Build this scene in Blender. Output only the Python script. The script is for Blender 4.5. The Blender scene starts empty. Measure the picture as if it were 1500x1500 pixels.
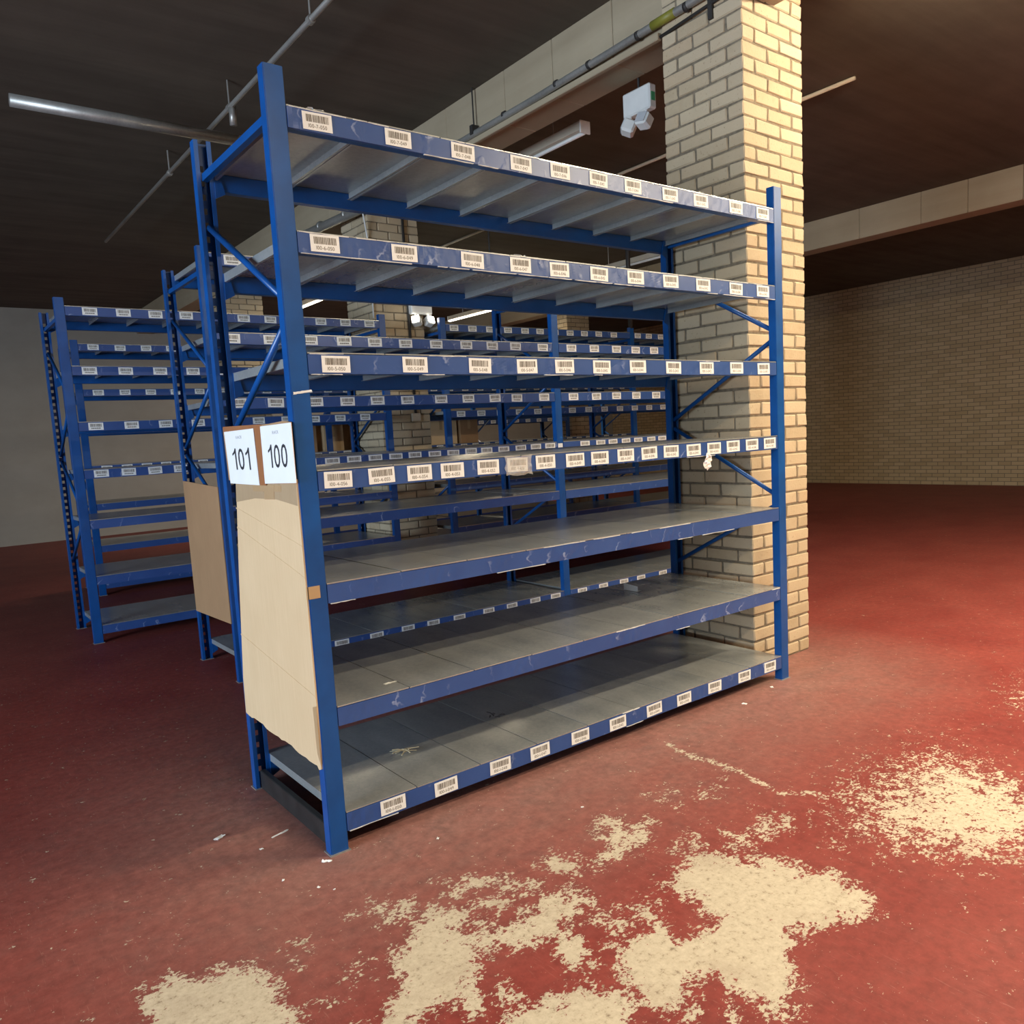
import bpy, math, random
import numpy as np
from mathutils import Vector, Matrix
random.seed(7); rng = np.random.default_rng(7)
SC = bpy.context.scene
COL = SC.collection

# ------------------------------------------------------------------ camera
CAM = np.array([-1.0727, -2.6080, 1.4674]); YAW, PITCH, ROLL = 0.65567, -0.11719, -0.05584
FPX, PPX, PPY = 1169.52, 760.62, 774.99
_f = np.array([math.sin(YAW)*math.cos(PITCH), math.cos(YAW)*math.cos(PITCH), math.sin(PITCH)])
_r = np.array([math.cos(YAW), -math.sin(YAW), 0.0]); _u = np.cross(_r, _f)
RX = math.cos(ROLL)*_r + math.sin(ROLL)*_u; UX = -math.sin(ROLL)*_r + math.cos(ROLL)*_u
cd = bpy.data.cameras.new('camera'); cam = bpy.data.objects.new('camera', cd); COL.objects.link(cam)
M = Matrix(((RX[0], UX[0], -_f[0], CAM[0]), (RX[1], UX[1], -_f[1], CAM[1]), (RX[2], UX[2], -_f[2], CAM[2]), (0, 0, 0, 1)))
cam.matrix_world = M
cd.sensor_fit = 'HORIZONTAL'; cd.sensor_width = 36.0; cd.lens = 36.0*FPX/1500.0
cd.shift_x = (750-PPX)/1500.0; cd.shift_y = (PPY-750)/1500.0
cd.clip_start = 0.05; cd.clip_end = 200
SC.camera = cam
def to_pixel(X, Y, Z):
    d = [np.asarray(X)-CAM[0], np.asarray(Y)-CAM[1], np.asarray(Z)-CAM[2]]
    a = sum(RX[i]*d[i] for i in range(3)); b = sum(UX[i]*d[i] for i in range(3)); c = sum(_f[i]*d[i] for i in range(3))
    c = np.where(c < 0.05, 0.05, c)
    return PPX+FPX*a/c, PPY-FPX*b/c

# ------------------------------------------------------------------ world, exposure, large lights
w = bpy.data.worlds.new('world'); SC.world = w; w.use_nodes = True
w.node_tree.nodes['Background'].inputs[0].default_value = (0.75, 0.85, 1.0, 1)
w.node_tree.nodes['Background'].inputs[1].default_value = 1.0
vs = SC.view_settings
vs.view_transform = 'Standard'; vs.look = 'None'; vs.gamma = 1.0; vs.use_curve_mapping = False
vs.exposure = 0.55
WARM = (1.0, 0.83, 0.58); COOL = (0.68, 0.84, 1.0)
def area(name, loc, size, power, color, direction, parent=None):
    ld = bpy.data.lights.new(name, 'AREA'); ld.shape = 'RECTANGLE'; ld.size, ld.size_y = size
    ld.energy = power; ld.color = color
    o = bpy.data.objects.new(name, ld); COL.objects.link(o)
    o.location = loc
    o.rotation_euler = Vector(direction).to_track_quat('-Z', 'Y').to_euler()
    if parent: o.parent = parent
    return o
# daylight falling in through the open door of the left wall, the cool light on every left-facing side
area('door_left_daylight_offscreen', (-8.9, -1.2, 1.8), (4.0, 3.2), 720, COOL, (1, 0.05, -0.05))


# ------------------------------------------------------------------ materials
def new_mat(name):
    m = bpy.data.materials.new(name); m.use_nodes = True
    nt = m.node_tree; b = nt.nodes['Principled BSDF']
    return m, nt, b
def N(nt, typ, **kw):
    n = nt.nodes.new(typ)
    for k, v in kw.items():
        if hasattr(n, k): setattr(n, k, v)
        else: n.inputs[k].default_value = v
    return n
def L(nt, a, b): nt.links.new(a, b)
def ramp(nt, fac, stops):
    r = nt.nodes.new('ShaderNodeValToRGB'); cr = r.color_ramp
    while len(cr.elements) < len(stops): cr.elements.new(0.5)
    for e, (p, c) in zip(cr.elements, stops):
        e.position = p; e.color = (c[0], c[1], c[2], 1) if len(c) == 3 else c
    if fac is not None: L(nt, fac, r.inputs[0])
    return r
def mix(nt, fac, a, b, mode='MIX'):
    n = nt.nodes.new('ShaderNodeMix'); n.data_type = 'RGBA'; n.blend_type = mode
    for sock, val in ((n.inputs[0], fac), (n.inputs[6], a), (n.inputs[7], b)):
        if hasattr(val, 'is_linked') or hasattr(val, 'links'): L(nt, val, sock)
        elif isinstance(val, (int, float)): sock.default_value = val
        else: sock.default_value = (val[0], val[1], val[2], 1)
    return n.outputs[2]
def math_n(nt, op, a, b=0.0, c=0.0, clamp=False):
    n = nt.nodes.new('ShaderNodeMath'); n.operation = op; n.use_clamp = clamp
    for s, v in zip(n.inputs, (a, b, c)):
        if isinstance(v, (int, float)): s.default_value = v
        else: L(nt, v, s)
    return n.outputs[0]
def coords(nt, kind='Object', scale=(1, 1, 1)):
    t = nt.nodes.new('ShaderNodeTexCoord'); m = nt.nodes.new('ShaderNodeMapping')
    m.inputs['Scale'].default_value = scale; L(nt, t.outputs[kind], m.inputs[0]); return m.outputs[0]
def noise(nt, vec, scale, detail=4, rough=0.55, dist=0.0):
    n = nt.nodes.new('ShaderNodeTexNoise'); n.inputs['Scale'].default_value = scale
    n.inputs['Detail'].default_value = detail; n.inputs['Roughness'].default_value = rough; n.inputs['Distortion'].default_value = dist
    if vec is not None: L(nt, vec, n.inputs['Vector'])
    return n.outputs['Fac']
def bump(nt, h, strength, dist, b):
    n = nt.nodes.new('ShaderNodeBump'); n.inputs['Strength'].default_value = strength; n.inputs['Distance'].default_value = dist
    L(nt, h, n.inputs['Height']); L(nt, n.outputs[0], b.inputs['Normal'])
def simple(name, color, rough=0.5, metal=0.0, var=0.12, scale=20, bumpd=0.0, spec=0.5):
    m, nt, b = new_mat(name)
    v = noise(nt, coords(nt), scale, 5)
    c2 = tuple(x*(1-var) for x in color); c3 = tuple(min(1, x*(1+var)) for x in color)
    r = ramp(nt, v, [(0.3, c2), (0.7, c3)]); L(nt, r.outputs[0], b.inputs['Base Color'])
    b.inputs['Roughness'].default_value = rough; b.inputs['Metallic'].default_value = metal
    b.inputs['Specular IOR Level'].default_value = spec
    if bumpd: bump(nt, v, 0.6, bumpd, b)
    return m

def paint_mat(name, color, rough, scuff):
    m, nt, b = new_mat(name); v = coords(nt)
    n1 = noise(nt, v, 7, 5); base = ramp(nt, n1, [(0.3, tuple(c*0.8 for c in color)), (0.7, tuple(c*1.15 for c in color))])
    n2 = noise(nt, coords(nt, scale=(1, 1, 1)), 38, 8, 0.75, 0.8)
    msk = ramp(nt, n2, [(scuff, (0, 0, 0)), (scuff+0.03, (1, 1, 1))])
    c = mix(nt, msk.outputs[0], base.outputs[0], (0.55, 0.60, 0.66)); L(nt, c, b.inputs['Base Color'])
    b.inputs['Roughness'].default_value = rough
    return m
BLUE = paint_mat('blue_post_paint', (0.003, 0.072, 0.28), 0.34, 0.80)
BEAMB = BLUE
def vinyl_mat():
    m, nt, b = new_mat('blue_vinyl_tape'); v0 = coords(nt)
    oi = nt.nodes.new('ShaderNodeObjectInfo'); vm = nt.nodes.new('ShaderNodeVectorMath'); vm.operation = 'ADD'
    cx = nt.nodes.new('ShaderNodeCombineXYZ'); L(nt, math_n(nt, 'MULTIPLY', oi.outputs['Random'], 53.0), cx.inputs[0]); L(nt, v0, vm.inputs[0]); L(nt, cx.outputs[0], vm.inputs[1]); v = vm.outputs[0]
    n1 = noise(nt, v, 5, 4); base = ramp(nt, n1, [(0.3, (0.024, 0.070, 0.245)), (0.7, (0.034, 0.090, 0.29))])
    wv = nt.nodes.new('ShaderNodeTexWave'); wv.wave_type = 'BANDS'; wv.bands_direction = 'X'
    wv.inputs['Scale'].default_value = 3.0; wv.inputs['Distortion'].default_value = 9.0; wv.inputs['Detail'].default_value = 4.0
    wv.inputs['Detail Scale'].default_value = 3.0; L(nt, v, wv.inputs['Vector'])
    n3 = noise(nt, v, 9, 3)
    gate = ramp(nt, n3, [(0.52, (0, 0, 0)), (0.64, (1, 1, 1))])
    crease = ramp(nt, wv.outputs['Fac'], [(0.955, (0, 0, 0)), (1.0, (1, 1, 1))])
    g = math_n(nt, 'MULTIPLY', gate.outputs[0], crease.outputs[0])
    c = mix(nt, math_n(nt, 'MULTIPLY', g, 0.5), base.outputs[0], (0.42, 0.50, 0.72)); L(nt, c, b.inputs['Base Color'])
    b.inputs['Roughness'].default_value = 0.36
    bump(nt, math_n(nt, 'MULTIPLY', wv.outputs['Fac'], gate.outputs[0]), 0.5, 0.002, b)
    return m
VINYL = vinyl_mat()
def galv_mat(name, c0, c1, rough, metal):
    m, nt, b = new_mat(name); v = coords(nt)
    vo = nt.nodes.new('ShaderNodeTexVoronoi'); vo.inputs['Scale'].default_value = 95; L(nt, v, vo.inputs['Vector'])
    sep = nt.nodes.new('ShaderNodeSeparateColor'); L(nt, vo.outputs['Color'], sep.inputs[0])
    oi = nt.nodes.new('ShaderNodeObjectInfo'); cx = nt.nodes.new('ShaderNodeCombineXYZ'); L(nt, math_n(nt, 'MULTIPLY', oi.outputs['Random'], 91.0), cx.inputs[0])
    vm = nt.nodes.new('ShaderNodeVectorMath'); vm.operation = 'ADD'; L(nt, coords(nt, scale=(6.0, 2.0, 3.0)), vm.inputs[0]); L(nt, cx.outputs[0], vm.inputs[1])
    n1 = noise(nt, vm.outputs[0], 1.3, 2.5, 0.5)
    f = math_n(nt, 'ADD', math_n(nt, 'MULTIPLY', sep.outputs[0], 0.16), math_n(nt, 'MULTIPLY', n1, 0.9))
    r = ramp(nt, f, [(0.2, c0), (0.8, c1)]); L(nt, r.outputs[0], b.inputs['Base Color'])
    b.inputs['Metallic'].default_value = metal
    b.inputs['Roughness'].default_value = rough
    return m
GALV = galv_mat('galvanised_sheet', (0.33, 0.36, 0.37), (0.55, 0.57, 0.56), 0.27, 0.55)
GALVP = galv_mat('galvanised_pipe', (0.30, 0.29, 0.27), (0.50, 0.49, 0.46), 0.42, 0.6)
def brick_mat():
    m, nt, b = new_mat('buff_brick'); v = coords(nt, 'Object')
    oi = nt.nodes.new('ShaderNodeObjectInfo')
    add = nt.nodes.new('ShaderNodeVectorMath'); add.operation = 'ADD'; L(nt, v, add.inputs[0])
    cx = nt.nodes.new('ShaderNodeCombineXYZ'); L(nt, math_n(nt, 'MULTIPLY', oi.outputs['Random'], 37.0), cx.inputs[0]); L(nt, cx.outputs[0], add.inputs[1])
    tone = ramp(nt, oi.outputs['Random'], [(0.0, (0.41, 0.315, 0.20)), (0.35, (0.48, 0.38, 0.255)), (0.7, (0.53, 0.43, 0.295)), (1.0, (0.46, 0.335, 0.21))])
    n1 = noise(nt, add.outputs[0], 14, 5, 0.6)
    c = mix(nt, math_n(nt, 'MULTIPLY', n1, 0.55), tone.outputs[0], (0.57, 0.48, 0.345))
    n2 = noise(nt, add.outputs[0], 60, 4, 0.7)
    spots = ramp(nt, n2, [(0.62, (0, 0, 0)), (0.72, (1, 1, 1))])
    c = mix(nt, math_n(nt, 'MULTIPLY', spots.outputs[0], 0.75), c, (0.20, 0.12, 0.065)); L(nt, c, b.inputs['Base Color'])
    b.inputs['Roughness'].default_value = 0.85; b.inputs['Specular IOR Level'].default_value = 0.2
    bump(nt, n2, 0.5, 0.004, b)
    return m
BRICK = brick_mat()
MORTAR = simple('grey_mortar', (0.20, 0.165, 0.12), 0.95, 0, 0.25, 40, 0.002, 0.1)
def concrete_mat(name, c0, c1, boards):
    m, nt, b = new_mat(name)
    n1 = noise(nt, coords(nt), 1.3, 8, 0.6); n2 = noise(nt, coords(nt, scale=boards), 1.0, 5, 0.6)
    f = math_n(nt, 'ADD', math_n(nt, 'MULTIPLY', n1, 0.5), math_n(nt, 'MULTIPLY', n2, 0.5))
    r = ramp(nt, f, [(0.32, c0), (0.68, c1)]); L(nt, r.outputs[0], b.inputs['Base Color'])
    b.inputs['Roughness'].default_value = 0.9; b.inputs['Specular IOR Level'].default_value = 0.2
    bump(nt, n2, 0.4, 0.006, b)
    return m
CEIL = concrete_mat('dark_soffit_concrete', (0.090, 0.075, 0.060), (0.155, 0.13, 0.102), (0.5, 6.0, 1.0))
CONC = concrete_mat('tan_beam_concrete', (0.34, 0.275, 0.185), (0.44, 0.365, 0.255), (0.5, 0.5, 7.0))
WALLM = concrete_mat('painted_wall', (0.36, 0.33, 0.28), (0.44, 0.41, 0.36), (1, 1, 2))
def brickwall_mat():
    m, nt, b = new_mat('far_brickwork')
    t = nt.nodes.new('ShaderNodeTexCoord'); sp = nt.nodes.new('ShaderNodeSeparateXYZ'); L(nt, t.outputs['Object'], sp.inputs[0])
    cb = nt.nodes.new('ShaderNodeCombineXYZ'); L(nt, math_n(nt, 'ADD', sp.outputs[0], sp.outputs[1]), cb.inputs[0]); L(nt, sp.outputs[2], cb.inputs[1])
    br = nt.nodes.new('ShaderNodeTexBrick'); L(nt, cb.outputs[0], br.inputs['Vector'])
    br.inputs['Scale'].default_value = 1.0; br.inputs['Brick Width'].default_value = 0.225; br.inputs['Row Height'].default_value = 0.0765
    br.inputs['Mortar Size'].default_value = 0.006
    br.inputs['Color1'].default_value = (0.45, 0.34, 0.2, 1); br.inputs['Color2'].default_value = (0.54, 0.42, 0.26, 1); br.inputs['Mortar'].default_value = (0.2, 0.165, 0.12, 1)
    L(nt, br.outputs['Color'], b.inputs['Base Color']); b.inputs['Roughness'].default_value = 0.9
    return m
BRICKWALL = brickwall_mat()
def card_mat(name, c0, c1, rough=0.8):
    m, nt, b = new_mat(name)
    n1 = noise(nt, coords(nt, scale=(1, 55, 2)), 2.0, 4, 0.6); n2 = noise(nt, coords(nt), 3.0, 5)
    f = math_n(nt, 'ADD', math_n(nt, 'MULTIPLY', n1, 0.45), math_n(nt, 'MULTIPLY', n2, 0.55))
    r = ramp(nt, f, [(0.3, c0), (0.7, c1)]); L(nt, r.outputs[0], b.inputs['Base Color'])
    b.inputs['Roughness'].default_value = rough
    return m
CARD = card_mat('corrugated_card', (0.60, 0.42, 0.235), (0.70, 0.51, 0.305))
CARDD = card_mat('taped_card', (0.40, 0.28, 0.165), (0.50, 0.36, 0.22), 0.25)
CARDB = card_mat('brown_box_card', (0.33, 0.19, 0.095), (0.42, 0.25, 0.13))
TAPE = card_mat('brown_packing_tape', (0.30, 0.115, 0.045), (0.40, 0.17, 0.075), 0.3)
TAPEL = card_mat('tan_packing_tape', (0.42, 0.27, 0.14), (0.5, 0.34, 0.19), 0.35)
PAPER = simple('white_paper', (0.82, 0.83, 0.84), 0.6, 0, 0.03, 8)
LABELM = simple('label_paper', (0.83, 0.85, 0.85), 0.55, 0, 0.05, 30)
INK = simple('black_ink', (0.035, 0.035, 0.04), 0.6, 0, 0.2, 60)
BARINK = simple('barcode_ink', (0.10, 0.09, 0.075), 0.6, 0, 0.25, 60)
GREYINK = simple('grey_ink', (0.42, 0.42, 0.42), 0.6, 0, 0.1, 60)
BACKING = simple('white_strip_edge', (0.66, 0.68, 0.68), 0.5, 0, 0.15, 30)
BLACK = simple('black_plastic', (0.018, 0.017, 0.017), 0.5, 0, 0.3, 12)
WHITEP = simple('white_plastic', (0.72, 0.72, 0.70), 0.4, 0, 0.05, 10)
CREAMM = simple('cream_enamel', (0.55, 0.48, 0.38), 0.45, 0, 0.06, 6)
GREEN = simple('green_sticker', (0.05, 0.35, 0.16), 0.5)
OLIVE = simple('olive_sleeve', (0.23, 0.22, 0.03), 0.5, 0, 0.1, 10)
LENS = simple('grey_lens', (0.5, 0.52, 0.55), 0.15, 0, 0.05, 10)
CABLE = simple('dark_cable', (0.03, 0.027, 0.025), 0.6)
TWIGM = simple('pale_twig', (0.42, 0.36, 0.24), 0.8, 0, 0.3, 60)
def film_mat():
    m, nt, b = new_mat('crumpled_film')
    n1 = noise(nt, coords(nt), 60, 3)
    r = ramp(nt, n1, [(0.35, (0.62, 0.60, 0.56)), (0.65, (0.85, 0.84, 0.80))]); L(nt, r.outputs[0], b.inputs['Base Color'])
    b.inputs['Roughness'].default_value = 0.15; b.inputs['Alpha'].default_value = 0.25
    return m
FILM = film_mat()
def emit_mat(name, color, strength):
    m, nt, b = new_mat(name); b.inputs['Base Color'].default_value = (0.9, 0.9, 0.9, 1)
    b.inputs['Emission Color'].default_value = (*color, 1); b.inputs['Emission Strength'].default_value = strength
    return m
TUBE = emit_mat('lit_tube', (1.0, 0.9, 0.72), 6.0)
TUBEB = emit_mat('bright_lit_tube', (1.0, 0.85, 0.62), 330.0)
SPOT = emit_mat('lit_spot_lens', (1.0, 0.93, 0.8), 14.0)

# ------------------------------------------------------------------ mesh helpers
class MB:
    def __init__(s): s.v = []; s.f = []
    def add(s, vs_, fs):
        o = len(s.v); s.v += [tuple(x) for x in vs_]; s.f += [tuple(i+o for i in q) for q in fs]; return s
    def box(s, x0, x1, y0, y1, z0, z1):
        return s.add([(x0,y0,z0),(x1,y0,z0),(x1,y1,z0),(x0,y1,z0),(x0,y0,z1),(x1,y0,z1),(x1,y1,z1),(x0,y1,z1)],
                     [(0,3,2,1),(4,5,6,7),(0,1,5,4),(1,2,6,5),(2,3,7,6),(3,0,4,7)])
    def cbox(s, x0, x1, y0, y1, z0, z1, c):
        """box with chamfered edges"""
        vs_ = []; idx = {}
        X, Y, Z = (x0, x1), (y0, y1), (z0, z1)
        for i in (0,1):
            for j in (0,1):
                for k in (0,1):
                    sx, sy, sz = (1 if i == 0 else -1)*c, (1 if j == 0 else -1)*c, (1 if k == 0 else -1)*c
                    for a, d in (('x', (0, sy, sz)), ('y', (sx, 0, sz)), ('z', (sx, sy, 0))):
                        idx[(i,j,k,a)] = len(vs_); vs_.append((X[i]+d[0], Y[j]+d[1], Z[k]+d[2]))
        F = []
        for i in (0,1): F.append([idx[(i,j,k,'x')] for j,k in (((0,0),(0,1),(1,1),(1,0)) if i == 0 else ((0,0),(1,0),(1,1),(0,1)))])
        for j in (0,1): F.append([idx[(i,j,k,'y')] for i,k in (((0,0),(1,0),(1,1),(0,1)) if j == 0 else ((0,0),(0,1),(1,1),(1,0)))])
        for k in (0,1): F.append([idx[(i,j,k,'z')] for i,j in (((0,0),(0,1),(1,1),(1,0)) if k == 0 else ((0,0),(1,0),(1,1),(0,1)))])
        for j in (0,1):
            for k in (0,1): F.append([idx[(0,j,k,'y')], idx[(1,j,k,'y')], idx[(1,j,k,'z')], idx[(0,j,k,'z')]])
        for i in (0,1):
            for k in (0,1): F.append([idx[(i,0,k,'x')], idx[(i,1,k,'x')], idx[(i,1,k,'z')], idx[(i,0,k,'z')]])
        for i in (0,1):
            for j in (0,1): F.append([idx[(i,j,0,'x')], idx[(i,j,1,'x')], idx[(i,j,1,'y')], idx[(i,j,0,'y')]])
        for i in (0,1):
            for j in (0,1):
                for k in (0,1): F.append([idx[(i,j,k,a)] for a in 'xyz'])
        return s.add(vs_, F)
    def tube(s, p, q, r, n=12, r2=None, cap=True):
        p, q = Vector(p), Vector(q); d = (q-p).normalized(); r2 = r if r2 is None else r2
        a = d.orthogonal().normalized(); b = d.cross(a)
        vs_ = [tuple(c+(a*math.cos(2*math.pi*i/n)+b*math.sin(2*math.pi*i/n))*rr) for c, rr in ((p, r), (q, r2)) for i in range(n)]
        F = [(i, (i+1) % n, n+(i+1) % n, n+i) for i in range(n)]
        if cap: F += [tuple(range(n-1, -1, -1)), tuple(range(n, 2*n))]
        return s.add(vs_, F)
    def path(s, pts, r, n=10):
        pts = [Vector(p) for p in pts]; rings = []; a = None
        for i, p in enumerate(pts):
            d = (pts[min(i+1, len(pts)-1)]-pts[max(i-1, 0)]).normalized()
            a = d.orthogonal().normalized() if a is None else (a-d*a.dot(d)).normalized()
            b = d.cross(a)
            rings.append([tuple(p+(a*math.cos(2*math.pi*k/n)+b*math.sin(2*math.pi*k/n))*r) for k in range(n)])
        F = [(i*n+k, i*n+(k+1) % n, (i+1)*n+(k+1) % n, (i+1)*n+k) for i in range(len(pts)-1) for k in range(n)]
        F += [tuple(range(n-1, -1, -1)), tuple((len(pts)-1)*n+k for k in range(n))]
        return s.add([v for r_ in rings for v in r_], F)
    def prism_yz(s, poly, x0, x1):
        n = len(poly); vs_ = [(x0, y, z) for y, z in poly]+[(x1, y, z) for y, z in poly]
        F = [tuple(range(n)), tuple(range(2*n-1, n-1, -1))]+[(i, n+i, n+(i+1) % n, (i+1) % n) for i in range(n)]
        return s.add(vs_, F)
    def prism_xz(s, poly, y0, y1):
        n = len(poly); vs_ = [(x, y0, z) for x, z in poly]+[(x, y1, z) for x, z in poly]
        F = [tuple(range(n)), tuple(range(2*n-1, n-1, -1))]+[(i, n+i, n+(i+1) % n, (i+1) % n) for i in range(n)]
        return s.add(vs_, F)
    def mesh(s, name, mat, smooth=False):
        me = bpy.data.meshes.new(name); me.from_pydata(s.v, [], s.f); me.update()
        me.materials.append(mat)
        if smooth: me.polygons.foreach_set('use_smooth', [True]*len(me.polygons))
        import bmesh
        bm = bmesh.new(); bm.from_mesh(me); bmesh.ops.recalc_face_normals(bm, faces=bm.faces); bm.to_mesh(me); bm.free()
        return me
def obj(name, me, parent=None, loc=(0, 0, 0), rot=(0, 0, 0), label=None, cat=None, group=None, kind=None):
    o = bpy.data.objects.new(name, me); COL.objects.link(o)
    o.location = loc; o.rotation_euler = rot
    if parent is not None: o.parent = parent
    if label: o['label'] = label
    if cat: o['category'] = cat
    if group: o['group'] = group
    if kind: o['kind'] = kind
    return o
def thing(name, label, cat, loc=(0, 0, 0), group=None, rot=(0, 0, 0), kind=None):
    return obj(name, None, None, loc, rot, label, cat, group, kind)

# glyphs for the printed signs
_gl = {}
def glyph(ch):
    if ch not in _gl:
        cu = bpy.data.curves.new('glyph', 'FONT'); cu.body = ch; cu.size = 1.0; cu.resolution_u = 3
        to = bpy.data.objects.new('glyph', cu); COL.objects.link(to)
        dg = bpy.context.evaluated_depsgraph_get(); dg.update()
        me = bpy.data.meshes.new_from_object(to.evaluated_get(dg))
        vs_ = [(v.co.x, v.co.y) for v in me.vertices]; fs = [tuple(p.vertices) for p in me.polygons]
        bpy.data.objects.remove(to); bpy.data.curves.remove(cu); bpy.data.meshes.remove(me)
        xs = [v[0] for v in vs_] or [0]
        _gl[ch] = (vs_, fs, min(xs), max(xs))
    return _gl[ch]
_gl['!'] = ([(0.30, 0), (0.40, 0), (0.40, 0.70), (0.32, 0.70), (0.30, 0.66), (0.22, 0.585), (0.10, 0.53), (0.10, 0.455), (0.21, 0.50), (0.30, 0.55)], [(0, 1, 2, 3, 4, 9), (4, 5, 6, 7, 8, 9)], 0.06, 0.44)   # a figure one with a flag
def text2d(txt, height, width, gap=0.10):
    """vertices (u,v) and faces of a centred line of text, 0..height tall"""
    V = []; F = []; x = 0.0
    for ch in txt:
        vs_, fs, a, b = glyph(ch); o = len(V)
        V += [(x+vx-a, vy) for vx, vy in vs_]; F += [tuple(i+o for i in q) for q in fs]; x += (b-a)+gap
    x -= gap; s = width/x; hs = height/0.70
    return [((u-x/2)*s, v*hs) for u, v in V], F

# ------------------------------------------------------------------ the setting
CZ = 4.19
XL, XR, YF, YB = -9.0, 15.5, -9.0, 14.2
# worn patches of the floor paint, outlined on the photograph and turned into floor positions
def c1(l): return [(540+x/4.6875, 1280+y/4.6875) for x, y in l]
def c2(l): return [(324+x/3.488, 1200+y/3.488) for x, y in l]
def c3(l): return [(750+x/3.488, 1080+y/3.488) for x, y in l]
PATCH = [
 (1.0, c1([(370,290),(430,260),(570,250),(650,290),(650,350),(560,380),(640,440),(800,430),(1000,350),(1100,310),(1180,250),(1250,160),(1400,140),(1500,170),(1500,210),(1400,260),(1320,310),(1250,370),(1340,400),(1450,460),(1500,560),(1500,620),(1370,620),(1330,540),(1280,470),(1150,470),(1020,500),(900,500),(760,530),(680,590),(760,620),(740,700),(680,780),(740,830),(780,940),(700,990),(660,890),(520,890),(380,950),(340,1031),(330,1150),(60,1150),(100,1031),(150,920),(250,800),(230,720),(140,620),(180,560),(260,520),(330,460),(310,390)])),
 (.8, c1([(0,250),(130,200),(300,180),(350,240),(320,290),(170,320),(60,310)])),
 (.9, c1([(650,40),(740,20),(870,40),(840,80),(740,95)])), (.75, c1([(450,110),(560,60),(680,100),(600,150),(540,130)])),
 (.95, c1([(910,30),(980,20),(1010,80),(1150,80),(1160,105),(1000,110),(930,90)])),
 (1, c1([(830,220),(920,180),(960,205),(900,238)])), (1, c1([(675,200),(730,185),(750,215),(700,230)])), (1, c1([(1025,250),(1085,235),(1085,275),(1040,280)])),
 (.8, c1([(690,310),(780,290),(850,340),(810,400),(720,410),(690,370)])), (1, c1([(860,790),(920,765),(1015,840),(950,865),(870,830)])),
 (.85, c1([(1150,880),(1280,810),(1400,790),(1500,780),(1500,870),(1400,890),(1500,920),(1500,1150),(950,1150),(930,930),(1050,920)])),
 (1, c2([(-420,900),(-260,820),(-120,830),(0,790),(100,765),(200,770),(270,850),(330,960),(400,1020),(440,1150),(-300,1150)])),
 (.72, c2([(320,710),(400,640),(470,630),(420,680),(350,720)])), (.6, c2([(640,510),(760,470),(800,500),(880,520),(990,480),(970,430),(880,410),(760,440),(640,470)])),
 (.7, c2([(620,805),(690,780),(775,800),(700,822)])), (.8, c2([(690,728),(742,742),(700,748)])), (.75, c2([(860,1000),(940,900),(1020,1047),(700,1060)])),
 (.6, c2([(380,760),(420,730),(430,780),(390,790)])), (.55, c2([(480,940),(560,900),(620,930),(560,960),(500,980)])),
 (1.0, c3([(830,700),(900,640),(960,600),(1080,600),(1200,630),(1340,630),(1480,680),(1640,700),(1800,800),(1860,880),(1700,930),(1400,990),(1440,1050),(1400,1120),(1440,1240),(1400,1330),(1330,1370),(1220,1350),(1130,1280),(1060,1220),(960,1210),(880,1260),(850,1340),(830,1390),(720,1380),(650,1290),(560,1230),(560,1120),(640,1030),(760,960),(850,1030),(1000,1000),(1060,930),(960,880),(970,840),(880,800),(830,780)])),
 (.85, c3([(440,420),(530,420),(560,450),(700,440),(700,540),(600,580),(470,650),(410,640),(440,590),(540,540),(430,500),(490,470)])),
 (1, c3([(160,650),(230,610),(320,640),(350,665),(300,690),(220,680)])),
 (1, c3([(0,1000),(100,930),(210,830),(330,800),(410,850),(330,880),(250,950),(200,1000),(330,1040),(400,1110),(390,1160),(280,1150),(220,1060),(100,1040),(0,1040)])),
 (.66, c3([(320,960),(400,900),(540,880),(640,860),(780,850),(790,920),(640,970),(560,1060),(470,1050),(490,980),(400,960)])),
 (.6, c3([(630,850),(700,770),(800,750),(760,840)])), (.64, c3([(820,550),(900,490),(970,480),(1000,560),(940,610),(830,600)])),
 (.68, c3([(1080,490),(1180,490),(1280,550),(1240,590),(1120,590)])), (.72, c3([(1230,470),(1260,400),(1420,400),(1430,460),(1350,510),(1270,500)])),
 (.6, c3([(920,290),(1000,240),(1080,230),(1070,290),(950,310)])), (.6, c3([(700,290),(830,280),(880,360),(780,340)])),
 (.9, c3([(0,1400),(160,1340),(400,1270),(600,1300),(620,1400),(560,1600),(0,1600)])), (.85, c3([(870,1450),(920,1370),(970,1360),(930,1430),(900,1465)])),
 (.6, c3([(1050,1330),(1200,1370),(1500,1300),(1500,1465),(1100,1465)])),
]
CRACK = c3([(800,40),(900,90),(1010,120),(1150,170),(1270,230),(1370,290),(1500,280),(1600,300)])
def seg_dist(px, py, a, b):
    ax, ay = a; bx, by = b; dx, dy = bx-ax, by-ay
    t = np.clip(((px-ax)*dx+(py-ay)*dy)/(dx*dx+dy*dy+1e-9), 0, 1)
    return np.hypot(px-ax-t*dx, py-ay-t*dy)
def poly_sd(px, py, poly):
    d = np.full(px.shape, 1e9); ins = np.zeros(px.shape, bool); n = len(poly)
    for i in range(n):
        a, b = poly[i], poly[(i+1) % n]; d = np.minimum(d, seg_dist(px, py, a, b))
        cond = (a[1] > py) != (b[1] > py)
        ins ^= cond & (px < (b[0]-a[0])*(py-a[1])/(b[1]-a[1]+1e-12)+a[0])
    return np.where(ins, d, -d)
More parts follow.
